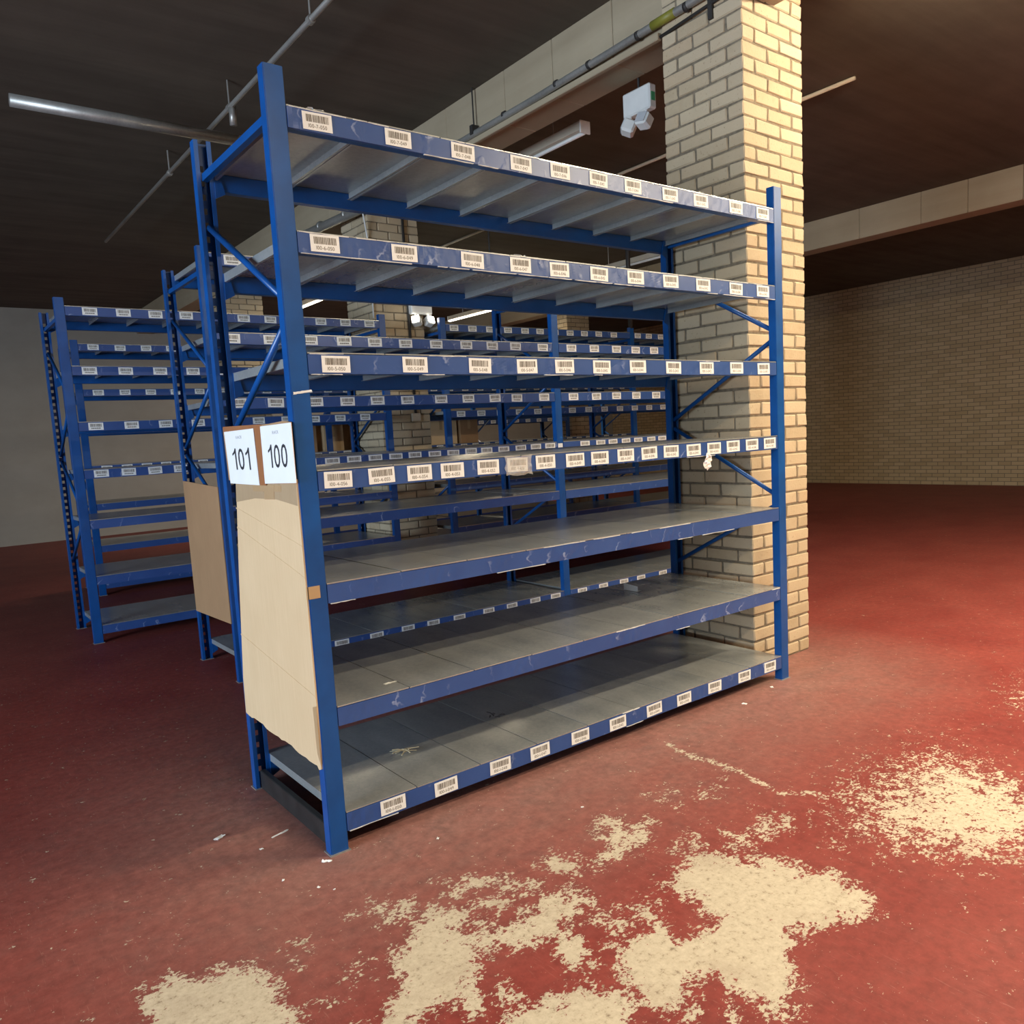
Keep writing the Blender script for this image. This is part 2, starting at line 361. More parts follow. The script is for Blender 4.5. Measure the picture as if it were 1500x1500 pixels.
def build_floor():
    xs = np.concatenate([np.linspace(XL, -1.6, 9)[:-1], np.arange(-1.6, 4.4, 0.02), np.linspace(4.4, XR, 12)])
    ys = np.concatenate([np.linspace(YF, -2.4, 8)[:-1], np.arange(-2.4, 0.6, 0.02), np.linspace(0.6, YB, 15)])
    X, Y = np.meshgrid(xs, ys); nx, ny = len(xs), len(ys)
    px, py = to_pixel(X, Y, np.zeros_like(X))
    wear = np.full(X.shape, 0.10)
    front = (_f[0]*(X-CAM[0])+_f[1]*(Y-CAM[1])-_f[2]*CAM[2]) > 0.4
    for s, poly in PATCH:
        sd = poly_sd(px, py, poly)
        wv = np.clip(0.5+sd/26.0, 0, 1)
        wv = np.where(sd > 0, np.minimum(0.55+sd/60.0, 1.0), np.maximum(0.55+sd/52.0, 0))*s
        wear = np.maximum(wear, np.where(front, wv, 0))
    for a, b in zip(CRACK[:-1], CRACK[1:]):
        d = seg_dist(px, py, a, b); wear = np.maximum(wear, np.where(front, np.clip(0.62-d/14.0, 0, 1), 0))
    g = 0.5+0.5*np.sin(1.9*X+1.3*np.sin(1.1*Y+2))*np.sin(2.3*Y+1.7*np.sin(1.3*X))
    outside = ((px < 315) | (px > 1182) | (py > 1510) | ~front)
    far = np.clip((-Y-0.7)/0.8, 0, 1)
    wear = np.where(outside, np.maximum(wear*np.where(front, 1, 0), 0.10+0.8*far*np.clip((g-0.45)*2.2, 0, 1)), wear)
    dust = np.clip(1.0+(Y+0.05)/0.75, 0, 1)*np.clip((3.4-X)/0.8, 0, 1)
    dxr = np.maximum(np.maximum(-X, X-2.9), 0); dyr = np.maximum(np.maximum(-Y, Y-0.9), 0)
    dust = np.clip(1.15-np.hypot(dxr*0.8, dyr)/0.85, 0, 1)
    verts = np.stack([X.ravel(), Y.ravel(), np.zeros(X.size)], 1)
    i = np.arange(nx*ny).reshape(ny, nx)
    F = np.stack([i[:-1, :-1].ravel(), i[:-1, 1:].ravel(), i[1:, 1:].ravel(), i[1:, :-1].ravel()], 1)
    me = bpy.data.meshes.new('floor'); me.from_pydata(verts.tolist(), [], F.tolist()); me.update()
    for nm, val in (('wear', wear), ('dust', dust)):
        at = me.attributes.new(nm, 'FLOAT', 'POINT'); at.data.foreach_set('value', val.ravel().astype(np.float32))
    m, nt, b = new_mat('worn_red_floor_paint'); v = coords(nt)
    aw = nt.nodes.new('ShaderNodeAttribute'); aw.attribute_name = 'wear'
    ad = nt.nodes.new('ShaderNodeAttribute'); ad.attribute_name = 'dust'
    n1 = noise(nt, v, 17, 10, 0.68, 0.25); n2 = noise(nt, coords(nt, scale=(1, 1.4, 1)), 62, 6, 0.66, 0.4); n3 = noise(nt, v, 2.2, 6)
    s = math_n(nt, 'ADD', aw.outputs['Fac'], math_n(nt, 'MULTIPLY', math_n(nt, 'SUBTRACT', n1, 0.5), 1.7))
    s = math_n(nt, 'ADD', s, math_n(nt, 'MULTIPLY', math_n(nt, 'SUBTRACT', n2, 0.5), 1.75))
    mask = ramp(nt, s, [(0.475, (0, 0, 0)), (0.535, (1, 1, 1))])
    red = ramp(nt, n3, [(0.3, (0.215, 0.038, 0.032)), (0.7, (0.28, 0.060, 0.048))])
    dn = math_n(nt, 'MULTIPLY', ad.outputs['Fac'], math_n(nt, 'ADD', 0.35, math_n(nt, 'MULTIPLY', noise(nt, coords(nt, scale=(0.7, 1.6, 1)), 4.5, 8, 0.65), 0.9)), clamp=True)
    red2 = mix(nt, math_n(nt, 'MULTIPLY', dn, 0.85), red.outputs[0], (0.33, 0.185, 0.155))
    grime = ramp(nt, noise(nt, v, 7, 9, 0.75), [(0.48, (0, 0, 0)), (0.72, (1, 1, 1))])
    red2 = mix(nt, math_n(nt, 'MULTIPLY', grime.outputs[0], math_n(nt, 'ADD', 0.15, math_n(nt, 'MULTIPLY', ad.outputs['Fac'], 0.55))), red2, (0.16, 0.095, 0.085))
    sc1 = noise(nt, coords(nt, scale=(14, 1.2, 1)), 9, 4, 0.6, 1.5)
    scr = ramp(nt, sc1, [(0.62, (0, 0, 0)), (0.70, (1, 1, 1))])
    red2 = mix(nt, math_n(nt, 'MULTIPLY', scr.outputs[0], 0.3), red2, (0.42, 0.2, 0.16))
    fleck = ramp(nt, noise(nt, v, 120, 3, 0.6), [(0.69, (0, 0, 0)), (0.74, (1, 1, 1))])
    red2 = mix(nt, math_n(nt, 'MULTIPLY', fleck.outputs[0], 0.6), red2, (0.55, 0.40, 0.30))
    mott = ramp(nt, noise(nt, v, 26, 8, 0.7), [(0.35, (0.80, 0.80, 0.80)), (0.68, (1.18, 1.18, 1.18))])
    red2 = mix(nt, 1.0, red2, mott.outputs[0], 'MULTIPLY')
    cn = noise(nt, v, 45, 8, 0.75)
    cream = ramp(nt, cn, [(0.34, (0.27, 0.205, 0.145)), (0.44, (0.53, 0.455, 0.34)), (0.7, (0.66, 0.58, 0.45))])
    stain = ramp(nt, noise(nt, v, 4, 7, 0.7), [(0.50, (0, 0, 0)), (0.74, (1, 1, 1))])
    cream2 = mix(nt, math_n(nt, 'MULTIPLY', stain.outputs[0], 0.6), cream.outputs[0], (0.36, 0.28, 0.21))
    c = mix(nt, mask.outputs[0], red2, cream2); L(nt, c, b.inputs['Base Color'])
    rr = mix(nt, mask.outputs[0], (0.55, 0.55, 0.55), (0.88, 0.88, 0.88)); L(nt, rr, b.inputs['Roughness'])
    b.inputs['Specular IOR Level'].default_value = 0.25
    bump(nt, math_n(nt, 'SUBTRACT', math_n(nt, 'MULTIPLY', cn, 0.3), mask.outputs[0]), 0.35, 0.003, b)
    me.materials.append(m)
    obj('floor', me, kind='structure')
build_floor()
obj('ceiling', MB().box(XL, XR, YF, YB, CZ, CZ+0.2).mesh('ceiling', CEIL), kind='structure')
obj('wall_back', MB().box(XL, XR, YB, YB+0.2, 0, CZ).mesh('wall_back', WALLM), kind='structure')
obj('wall_right', MB().box(XR, XR+0.2, YF, YB, 0, CZ).mesh('wall_right', BRICKWALL), kind='structure')
# left wall with the door opening the daylight comes through
obj('wall_front', MB().box(XL, XR, YF-0.2, YF, 0, CZ).mesh('wall_front', WALLM), kind='structure')
obj('wall_left', MB().box(XL-0.2, XL, YF, -3.3, 0, CZ).box(XL-0.2, XL, 0.9, YB, 0, CZ).box(XL-0.2, XL, -3.3, 0.9, 3.5, CZ).mesh('wall_left', WALLM), kind='structure')

# concrete beams: each is cast in lengths whose joints show on the side
def concrete_beam(x0, label, seg0=0.25):
    t = thing('concrete_beam', label, 'beam', (x0, 0, CZ), 'concrete downstand beams')
    ys = [YF, -6.2, -3.4, -0.6, 0.805, 1.24, 1.835, 2.39, 3.2, 4.1, 5.5, 7.0, 9.2, 11.5, YB]
    for a, b in zip(ys[:-1], ys[1:]):
        obj('beam_length', MB().cbox(0.012, 0.31, a+0.002, b-0.002, -0.385, 0.002, 0.005).mesh('beam_length', CONC), t)
    return t
b1 = concrete_beam(2.85, 'tan concrete ceiling beam resting on the brick pillar beside the rack')
concrete_beam(9.35, 'tan concrete ceiling beam farther back, clear of the front rack')
concrete_beam(-3.65, 'tan concrete ceiling beam over the open floor left of the racks')

# ------------------------------------------------------------------ brick pillars
CH = 0.079; BW = 0.234; BT = 0.104; PW = 0.572; MJ = 0.013
_bm = {}
def brick_mesh(lx, ly, var):
    k = (round(lx, 4), round(ly, 4), var)
    if k not in _bm:
        r = random.Random(hash(k) % 9999 + var)
        mb = MB().cbox(-lx/2, lx/2, -ly/2, ly/2, -(CH-0.010)/2, (CH-0.010)/2, 0.0055)
        mb.v = [(x+r.uniform(-.0032, .0032), y+r.uniform(-.0022, .0022), z+r.uniform(-.0028, .0028)) for x, y, z in mb.v]
        _bm[k] = mb.mesh('brick', BRICK)
    return _bm[k]
def pillar(x, y, label, pieces=True):
    t = thing('brick_pillar', label, 'pillar', (x, y, 0), 'buff brick pillars')
    obj('mortar_core', MB().box(0.006, PW-0.006, 0.006, PW-0.006, 0, CZ).mesh('mortar_core', MORTAR), t)
    nc = int(CZ/CH); rest = MB()
    half = PW-2*BW
    for c in range(nc+1):
        z = c*CH+CH/2+0.002
        if z+CH/2 > CZ: break
        j = lambda: random.uniform(-.0018, .0018)
        def put(x0, x1, y0, y1, vis):
            lx, ly = x1-x0-MJ*0.0, y1-y0
            if vis: obj('brick', brick_mesh(lx, ly, random.randrange(5)), t, ((x0+x1)/2+j(), (y0+y1)/2+j(), z+j()*0.4))
            else: rest.cbox(x0, x1, y0, y1, z-(CH-MJ)/2, z+(CH-MJ)/2, 0.003)
        h = half
        if c % 2 == 0:   # front face: two full bricks from the corner, then the head of the right side
            put(0, BW-MJ, 0, BT, True); put(BW, 2*BW-MJ, 0, BT, True); put(2*BW, PW, 0, BT, True)
            put(0, BT, BT+MJ, BT+BW, True); put(0, BT, BT+MJ+BW, PW, True)
            put(PW-BT, PW, BT+MJ, 0.34, False); put(PW-BT, PW, 0.35, PW, False); put(BT+MJ, PW-BT-MJ, PW-BT, PW, False)
        else:
            put(0, BT, 0, BW-MJ, True); put(0, BT, BW, 2*BW-MJ, True); put(0, BT, 2*BW, PW, True)
            put(BT+MJ, BT+MJ+BW-MJ, 0, BT, True); put(BT+MJ+BW, PW, 0, BT, True)
            put(PW-BT, PW, BT+MJ, 0.23, False); put(PW-BT, PW, 0.24, PW, False); put(BT+MJ, PW-BT-MJ, PW-BT, PW, False)
    o = obj('brick', rest.mesh('brick_rest', BRICK), t); o['kind'] = 'stuff'
    return t
pillar(2.85, 0.245, 'buff brick pillar standing against the end of the front shelving rack')
pillar(2.85, 4.665, 'buff brick pillar with an emergency light on it, between two shelving racks')
pillar(2.85, 9.085, 'buff brick pillar farthest back under the same beam as the front pillar')
pillar(9.35, 9.085, 'distant buff brick pillar seen through the shelves behind the racks')
pillar(9.35, 4.665, 'buff brick pillar beyond the end of the second shelving row')

# ------------------------------------------------------------------ shelving racks
PWD, PDP, PH = 0.068, 0.045, 2.70          # upright: width, depth, height
BL = 2.756-0.068                            # clear length between uprights
PITCH_X = 2.756
DEP = 0.805; BH = 0.0735
NP = 9
def post_mesh(rear):
    t = 0.003; mb = MB()
    ys = lambda a, b: (DEP-b, DEP-a) if rear else (a, b)
    def bx(x0, x1, a, b): y0, y1 = ys(a, b); mb.box(x0, x1, y0, y1, 0.0, PH)
    if rear:                      # the rear web is punched with a row of slots
        bx(0.003, 0.024, 0, t); bx(0.044, PWD-0.003, 0, t)
        zs = [0.0]+[v for i in range(47) for v in (0.06+i*0.055, 0.084+i*0.055)]+[PH]
        for z0, z1 in zip(zs[0::2], zs[1::2]): mb.box(0.024, 0.044, DEP-t, DEP, z0, z1)
    else: bx(0.003, PWD-0.003, 0, t)
    bx(0, t, 0.002, PDP); bx(PWD-t, PWD, 0.002, PDP)
    bx(t, 0.017, PDP-t, PDP); bx(PWD-0.017, PWD-t, PDP-t, PDP)
    return mb.mesh('post', BLUE)
POSTF, POSTR = post_mesh(False), post_mesh(True)
FOOTF = MB().box(-0.006, PWD+0.006, -0.008, PDP+0.006, 0, 0.004).mesh('foot_plate', GALVP)
FOOTR = MB().box(-0.006, PWD+0.006, DEP-PDP-0.006, DEP+0.008, 0, 0.004).mesh('foot_plate', GALVP)
BEAMF = MB().cbox(PWD-0.001, PWD+BL+0.001, 0.004, 0.044, -BH, -0.005, 0.003).mesh('beam', BEAMB)
BEAMR = MB().cbox(PWD-0.001, PWD+BL+0.001, DEP-0.044, DEP-0.004, -BH, -0.005, 0.003).mesh('beam', BEAMB)
def conn_mesh(rear):
    out = []
    for sx in (0, 1):
        mb = MB()
        e = PWD if sx == 0 else PWD+BL; d = 1 if sx == 0 else -1
        y0, y1 = (DEP-0.050, DEP-0.0455) if rear else (0.0455, 0.050)
        mb.prism_xz([(e, 0.0), (e+d*0.020, 0.0), (e+d*0.040, -0.085), (e, -0.105)], y0, y1)
        out.append(mb.mesh('end_connector', BEAMB))
    return out
CONR = conn_mesh(True)
pw_ = BL/NP
def panel_mesh(n, w_):
    mb = MB(); g = 0.0022
    mb.box(g, w_-g, 0.001, DEP-0.001, -0.0045, 0)
    for x0, x1, lx0, lx1 in ((g, g+0.0016, g, 0.013), (w_-g-0.0016, w_-g, w_-0.013, w_-g)):
        mb.box(x0, x1, 0.046, DEP-0.046, -0.032, -0.0045); mb.box(lx0, lx1, 0.046, DEP-0.046, -0.0335, -0.032)
    return mb.mesh('shelf_panel', GALV)
PANEL = panel_mesh(NP, pw_)
def deck_mesh():
    mb = MB(); mb.box(PWD, PWD+BL, 0.001, DEP-0.001, -0.0045, 0)
    for i in range(NP+1): mb.box(PWD+i*pw_-0.002*(i > 0), PWD+i*pw_+0.002*(i < NP), 0.046, DEP-0.046, -0.032, -0.0045)
    return mb.mesh('shelf_deck', GALV)
DECK = deck_mesh()
def strip_mesh(seed):
    r = np.random.default_rng(seed); nx, nz = 150, 7
    xs = np.linspace(PWD+0.002, PWD+BL-0.002, nx); zs = np.linspace(-BH+0.001, -0.006, nz)
    V = []; ph = r.uniform(0, 6, 6); cen = r.uniform(PWD, PWD+BL, 9)
    for z in zs:
        for x in xs:
            amp = sum(math.exp(-((x-c)/0.09)**2) for c in cen)
            d = 0.0016*amp*(math.sin(70*x+18*z+ph[0]+2*math.sin(25*x+ph[1]))*0.5+math.sin(150*x-60*z+ph[2])*0.3)
            V.append((x, -0.0002-abs(d), z))
    F = [(j*nx+i, j*nx+i+1, (j+1)*nx+i+1, (j+1)*nx+i) for j in range(nz-1) for i in range(nx-1)]
    n0 = len(V); V += [(PWD+0.002, 0.0042, -BH+0.001), (PWD+BL-0.002, 0.0042, -BH+0.001), (PWD+BL-0.002, 0.0042, -0.006), (PWD+0.002, 0.0042, -0.006)]
    F += [(n0, n0+3, n0+2, n0+1)]
    top = [(nz-1)*nx+i for i in range(nx)]; bot = list(range(nx))
    F += [tuple(bot[::-1])+(n0, n0+1), tuple(top)+(n0+2, n0+3), tuple(j*nx for j in range(nz))+(n0+3, n0), tuple(j*nx+nx-1 for j in range(nz-1, -1, -1))+(n0+1, n0+2)]
    mb = MB(); mb.v = V; mb.f = F
    return mb.mesh('vinyl_strip', VINYL, False)
STRIPS = [strip_mesh(s) for s in range(3)]
STRIP_FLAT = MB().box(PWD+0.002, PWD+BL-0.002, -0.0008, 0.0045, -BH+0.001, -0.006).mesh('vinyl_strip', VINYL)
def edge_mesh(seed, top, bottom):
    r = random.Random(seed); mb = MB()
    for zc, cover in ((-0.0045, top), (-BH-0.0005, bottom)):
        x = PWD+0.01
        while x < PWD+BL-0.05:
            l = r.uniform(0.04, 0.28)
            x1 = min(x+l, PWD+BL-0.005)
            if r.random() < cover:
                n = 5; up = [(x+(x1-x)*i/n, zc+r.uniform(0.0004, 0.0014)) for i in range(n+1)]
                dn = [(x+(x1-x)*i/n, zc-r.uniform(0.0004, 0.0026)) for i in range(n, -1, -1)]
                mb.prism_xz(up+dn, -0.0022, 0.004)
            x = x1+r.uniform(0.0, 0.12)*(1.2-cover)
    return mb.mesh('torn_strip_edge', BACKING)
LW, LH = 0.106, 0.057
LABEL = MB().box(-LW/2, LW/2, -0.0008, 0.0, -LH/2, LH/2).mesh('barcode_label', LABELM)
def print_mesh(code, seed, bold=False, faint=1.0):
    r = random.Random(seed); mb = MB(); x = -0.040
    while x < 0.040:
        b = r.choice((0.0009, 0.0014, 0.0022, 0.0030)); g = r.choice((0.0010, 0.0016, 0.0024))
        mb.add([(x, 0, -0.003), (x+b, 0, -0.003), (x+b, 0, 0.0205), (x, 0, 0.0205)], [(0, 1, 2, 3)]); x += b+g
    if code:
        V, F = text2d(code, 0.0125, 0.066)
        mb.add([(u, 0, -0.0215+v) for u, v in V], F)
    else:
        for i in range(9):
            xx = -0.033+i*0.0075; mb.add([(xx, 0, -0.019), (xx+0.005, 0, -0.019), (xx+0.005, 0, -0.010), (xx, 0, -0.010)], [(0, 1, 2, 3)])
    me = bpy.data.meshes.new('print'); me.from_pydata(mb.v, [], mb.f); me.materials.append(BARINK); me.update(); return me
PRINTS = [print_mesh(None, s) for s in range(4)]
BR = 0.0125
ZF, ZR = (1.96, 1.905, 1.06, 0.995, 0.17), (2.365, 1.505, 1.455, 0.615, 0.57)
BRACES = [((0.045, 1.96), (0.76, 2.365)), ((0.045, 1.905), (0.76, 1.505)), ((0.045, 1.06), (0.76, 1.455)), ((0.045, 0.995), (0.76, 0.615))]
BRM = [MB().tube((PWD/2, a[0]-0.008, a[1]-0.006*(1 if b[1] > a[1] else -1)), (PWD/2, b[0]+0.008, b[1]), BR, 10).mesh('brace', BLUE, True) for a, b in BRACES]
HOR = MB().box(PWD/2-0.012, PWD/2+0.012, 0.040, 0.765, -0.014, 0.014).mesh('cross_tie', BLUE)

LEV = [0.1441, 0.5404, 0.9887, 1.3853, 1.7854, 2.1865, 2.5852]
def rack(label, loc, bays, lev, labels, group, panels=True, strip_levels=(), wrinkle=False, tears={}, codes=None):
    """labels: {level index: [x positions in world]}"""
    t = thing('shelving_rack', label, 'shelving', loc, group)
    X0 = loc[0]
    for i in range(bays+1):
        o = (i*PITCH_X, 0, 0)
        p = obj('post', POSTF, t, o); q = obj('post', POSTR, t, o)
        obj('foot_plate', FOOTF, p); obj('foot_plate', FOOTR, q)
        for m in BRM: obj('brace', m, t, o)
        obj('cross_tie', HOR, t, (o[0], 0, 2.556))
    for b in range(bays):
        dx = b*PITCH_X
        for li, z in enumerate(lev):
            f = obj('beam', BEAMF, t, (dx, 0, z)); r = obj('beam', BEAMR, t, (dx, 0, z))
            obj('end_connector', CONR[0], r); obj('end_connector', CONR[1], r)
            if wrinkle: obj('vinyl_strip', STRIPS[li % 3], f)
            else: obj('vinyl_strip', STRIP_FLAT, f)
            if li in tears: obj('torn_strip_edge', edge_mesh(li*11+3, *tears[li]), f, kind='stuff')
            if panels:
                for k in range(NP): obj('shelf_panel', PANEL, t, (dx+PWD+k*pw_, 0, z+random.uniform(-.0008, .0008)))
            else: obj('shelf_deck', DECK, t, (dx, 0, z))
    for li, xs in labels.items():
        for k, x in enumerate(xs):
            lo = obj('barcode_label', LABEL, t, (x-X0, -0.0022 if wrinkle else -0.0007, lev[li]-0.038+random.uniform(-.002, .002)), (0, math.radians(random.uniform(-1.4, 1.4)), 0))
            if codes and li in codes:
                pm = print_mesh(codes[li] % (codes['start'][li]-k), 100*li+k)
            else: pm = PRINTS[k % 4]
            obj('print', pm, lo, (0, -0.0011, 0))
    return t
LBL_A = {6: [.174,.483,.763,1.044,1.252,1.472,1.685,1.934,2.156,2.430,2.654], 5: [.166,.476,.777,1.014,1.222,1.452,1.681,1.919,2.156,2.415,2.643],
         4: [.171,.488,.783,1.020,1.225,1.444,1.674,1.919,2.165,2.405,2.636],
         3: [.144,.315,.475,.622,.793,.942,1.092,1.260,1.408,1.572,1.729,1.882,2.048,2.206,2.361,2.521,2.679],
         0: [.259,.496,.764,.978,1.213,1.450,1.699,1.918,2.160,2.411,2.643]}
CODES = {6: '100-7-%03d', 5: '100-6-%03d', 4: '100-5-%03d', 3: '100-4-%03d', 0: '100-1-%03d', 'start': {6: 50, 5: 50, 4: 50, 3: 56, 0: 50}}
RA = rack('blue metal shelving rack signed 100 on its cardboard end, against the brick pillar', (0, 0, 0), 1, LEV, LBL_A, 'blue shelving racks', True,
          wrinkle=True, codes=CODES, tears={6: (0.7, 0.3), 5: (0.7, 0.8), 4: (0.5, 0.25), 3: (0.15, 0.15), 2: (0.4, 0.35), 1: (0.2, 0.08), 0: (0.25, 0.25)})
# odd bits on this rack: tape round the upright, a crumpled film over one label, a hanging scrap of label
def crumple(w_, h_, amp, seed, nx=10, nz=8, edge=0.25):
    r = random.Random(seed); V = []
    for j in range(nz+1):
        for i in range(nx+1):
            ex = (r.uniform(-1, 1)*w_/nx*edge, r.uniform(-1, 1)*h_/nz*edge)
            V.append((-w_/2+w_*i/nx+ex[0], -abs(r.gauss(0, amp)), -h_/2+h_*j/nz+ex[1]))
    F = [(j*(nx+1)+i, j*(nx+1)+i+1, (j+1)*(nx+1)+i+1, (j+1)*(nx+1)+i) for j in range(nz) for i in range(nx)]
    n = len(V); mb = MB(); mb.v = V+[(x, y+0.0012, z) for x, y, z in V]; mb.f = F+[tuple(i+n for i in reversed(q)) for q in F]
    return mb
obj('crumpled_film', crumple(0.138, 0.078, 0.0022, 5, 7, 5).mesh('crumpled_film', FILM), RA, (0.945, -0.006, LEV[3]-0.042), label='crumpled clear film stuck over a barcode label')
obj('label_scrap', crumple(0.06, 0.075, 0.006, 8, 5, 6, 0.35).mesh('label_scrap', PAPER), RA, (2.145, -0.004, 1.283), (0.1, 0.5, 0.2), label='torn label hanging below the shelf edge')
obj('post_tape', MB().box(-0.003, 0.042, -0.0012, 0.0005, 0.942, 0.986).box(-0.003, -0.0005, -0.0012, 0.03, 0.942, 0.986).mesh('post_tape', TAPEL), RA, label='strip of tan tape round the upright')
obj('post_tape', crumple(0.066, 0.008, 0.001, 3, 8, 3).mesh('post_tape', LABELM), RA, (0.040, -0.001, 1.652), (0, -0.12, 0), label='narrow white tape across the upright')
obj('kick_board', MB().cbox(0.02, 0.045, 0.05, 0.755, 0.002, 0.085, 0.003).mesh('kick_board', BLACK), RA, label='black board low between the end uprights')
# second row across the aisle
LEVB = [0.144, 0.5404, 0.9887, 1.395, 1.797, 2.195, 2.665]
LBL_B = {6: [0.70, 0.95, 1.2, 1.45, 1.7, 1.95, 2.2, 2.45, 2.7, 2.95], 5: [.648,.903,1.160,1.404,1.635,1.878,2.134,2.399,2.640,2.866,3.144,3.453,3.713,3.977,4.215,4.454,4.70,4.95,5.2,5.45],
         4: [.653,.893,1.163,1.394,1.622,1.862,2.145,2.388,2.638,2.852,3.132,3.451,3.714,3.955,4.202,4.461,4.70,4.95,5.2,5.45],
         3: [.76,.92,1.08,1.248,1.409,1.572,1.734,1.891,2.059,2.221,2.382,2.529,2.694,2.864,3.019,3.170,3.557,3.741,3.889,4.05,4.206,4.376,4.522,4.70,4.86],
         0: [.70,.95,1.208,1.477,1.732,1.948,2.181,2.457,2.687,2.927,3.147,3.449,3.700,3.954,4.175,4.469]}
RB = rack('long blue shelving row directly across the aisle behind the rack signed 100', (0.49, 2.43, 0), 2, LEVB, LBL_B, 'blue shelving racks')
obj('bay_label', MB().box(-0.025, 0.025, -0.001, 0, -0.02, 0.02).mesh('bay_label', PAPER), RB, (PITCH_X+0.034, -0.0005, 1.36))
gen = lambda a, b, st: [round(a+i*st, 3) for i in range(int((b-a)/st)+1)]
LEVC = [0.144, 0.5404, 0.9887, 1.385, 1.757, 2.187, 2.64]
RC1 = rack('blue shelving rack ending at the brick pillar with the emergency light', (0.01, 4.42, 0), 1, LEVC,
     {6: gen(0.25, 1.2, .24)+[1.45,1.687,1.92,2.164,2.41,2.66], 4: gen(0.2, 2.7, 0.26), 3: gen(0.2, 2.7, 0.2), 5: gen(0.2, 2.7, 0.26)}, 'blue shelving racks', False)
RC2 = rack('blue shelving rack beginning just right of the pillar with the emergency light', (3.46, 4.42, 0), 2, LEVC,
     {6: [3.63,3.861,4.092,4.33,4.567,4.782,5.0,5.231,5.455,5.686,5.936,6.35,6.55,6.77,7.0,7.25,7.5,7.75,8.0], 4: gen(3.65, 8.7, 0.26), 5: gen(3.65, 8.7, 0.26), 3: gen(3.65, 8.7, 0.2)}, 'blue shelving racks', False)
RD = rack('blue shelving row behind the emergency-light pillar, holding cardboard cartons', (0.49, 6.85, 0), 3, LEVB,
     {5: gen(0.7, 8.6, 0.26), 4: gen(0.7, 8.6, 0.26), 3: gen(0.7, 8.6, .2), 6: gen(0.7, 8.6, .26)}, 'blue shelving racks', False)
RE = rack('farthest blue shelving rack, starting beside the farthest pillar of the beam line', (3.50, 8.84, 0), 2, LEVC,
     {5: gen(3.65, 8.7, 0.26), 4: gen(3.65, 8.7, 0.26), 6: gen(3.65, 8.7, .26)}, 'blue shelving racks', False)

# ------------------------------------------------------------------ cardboard end panels and signs
def card_sheet(label, loc, poly, mat, thick=0.005, cat='cardboard', name='cardboard_sheet'):
    return obj(name, MB().prism_yz(poly, -thick, 0.0005).mesh(name, mat), None, loc, label=label, cat=cat)
r = random.Random(4)
low = [(0.618, 1.36), (0.008, 1.36), (0.006, 1.2), (0.004, 0.8), (0.003, 0.55), (0.006, 0.40), (0.012, 0.325), (0.03, 0.318), (0.045, 0.33)]
low += [(0.045+0.735*i/22, 0.33+0.014*i/22+r.uniform(-.006, .006)) for i in range(1, 22)]+[(0.782, 0.345), (0.775, 0.5), (0.70, 0.95)]
sheet = card_sheet('tan corrugated cardboard sheet with a torn lower edge covering the rack end', (-0.001, 0, 0), low, CARD)
for (ya, za), (yb, zb) in (((0.66, 1.16), (0.006, 1.02)), ((0.745, 0.70), (0.004, 0.595)), ((0.65, 1.24), (0.007, 1.13))):
    obj('fold_crease', MB().prism_yz([(ya, za), (yb, zb), (yb, zb-0.005), (ya, za-0.005)], -0.0062, -0.0048).mesh('fold_crease', CARD), sheet)
obj('tape_piece', MB().prism_yz([(0.43, 1.337), (0.145, 1.337), (0.148, 1.314), (0.433, 1.310)], -0.0066, -0.0048).mesh('tape_piece', TAPEL), sheet, label='tan packing tape across the cardboard')
obj('tape_piece', MB().prism_yz([(0.313, 1.337), (0.21, 1.337), (0.22, 1.285), (0.317, 1.282)], -0.0072, -0.0048).mesh('tape_piece', TAPEL), sheet)
obj('tape_piece', MB().prism_yz([(0.035, 0.55), (0.003, 0.56), (0.006, 0.34), (0.03, 0.38)], -0.0066, -0.0048).mesh('tape_piece', TAPEL), sheet)
obj('tape_piece', MB().prism_yz([(0.622, 1.356), (0.010, 1.356), (0.012, 1.268), (0.20, 1.285), (0.42, 1.283), (0.64, 1.262)], -0.0058, -0.0048).mesh('tape_piece', CARDD), sheet, label='band of glossy clear tape over the cardboard')
board = card_sheet('brown cardboard strip with taped edge behind the two number signs', (-0.0065, 0, 0), [(0.705, 1.563), (0.690, 1.35), (0.30, 1.34), (0.004, 1.345), (0.002, 1.553), (0.06, 1.560), (0.2, 1.556)], CARDB)
obj('edge_tape', MB().prism_yz([(0.700, 1.566), (0.698, 1.542), (0.30, 1.535), (0.28, 1.558)], -0.0062, 0.001).mesh('edge_tape', TAPE), board, label='orange brown tape along the top edge')
obj('edge_tape', MB().prism_yz([(0.345, 1.555), (0.27, 1.555), (0.275, 1.335), (0.335, 1.335)], -0.0068, -0.0045).mesh('edge_tape', TAPE), board)
def sign(quad, number, label):
    """paper sign on the end panel; quad = (y,z) of TL TR BR BL"""
    s = obj('paper_sign', MB().prism_yz(quad, -0.0012, 0.0005).mesh('paper_sign', PAPER), None, (-0.0140, 0, 0), label=label, cat='sign', group='rack number signs')
    (ya, za), (yb, zb), (yc, zc), (yd, zd) = quad
    def P(u, v):   # u 0..1 left to right, v 0..1 bottom to top
        t = (ya+(yb-ya)*u, za+(zb-za)*u); bt = (yd+(yc-yd)*u, zd+(zc-zd)*u)
        return bt[0]+(t[0]-bt[0])*v, bt[1]+(t[1]-bt[1])*v
    for txt, h, wd, v0, mat, nm in ((number, 0.40, 0.62, 0.27, INK, 'number'), ('RACK', 0.055, 0.20, 0.845, GREYINK, 'word')):
        V, F = text2d(txt.replace('1', '!'), h, wd)
        me = bpy.data.meshes.new(nm); me.from_pydata([(-0.0018, *P(0.5+u, v0+v)) for u, v in V], [], F); me.materials.append(mat); me.update()
        obj(nm, me, s)
    return s
sign([(0.682, 1.545), (0.348, 1.546), (0.336, 1.335), (0.662, 1.338)], '101', 'white paper sign reading 101, next to the rear upright of the rack end')
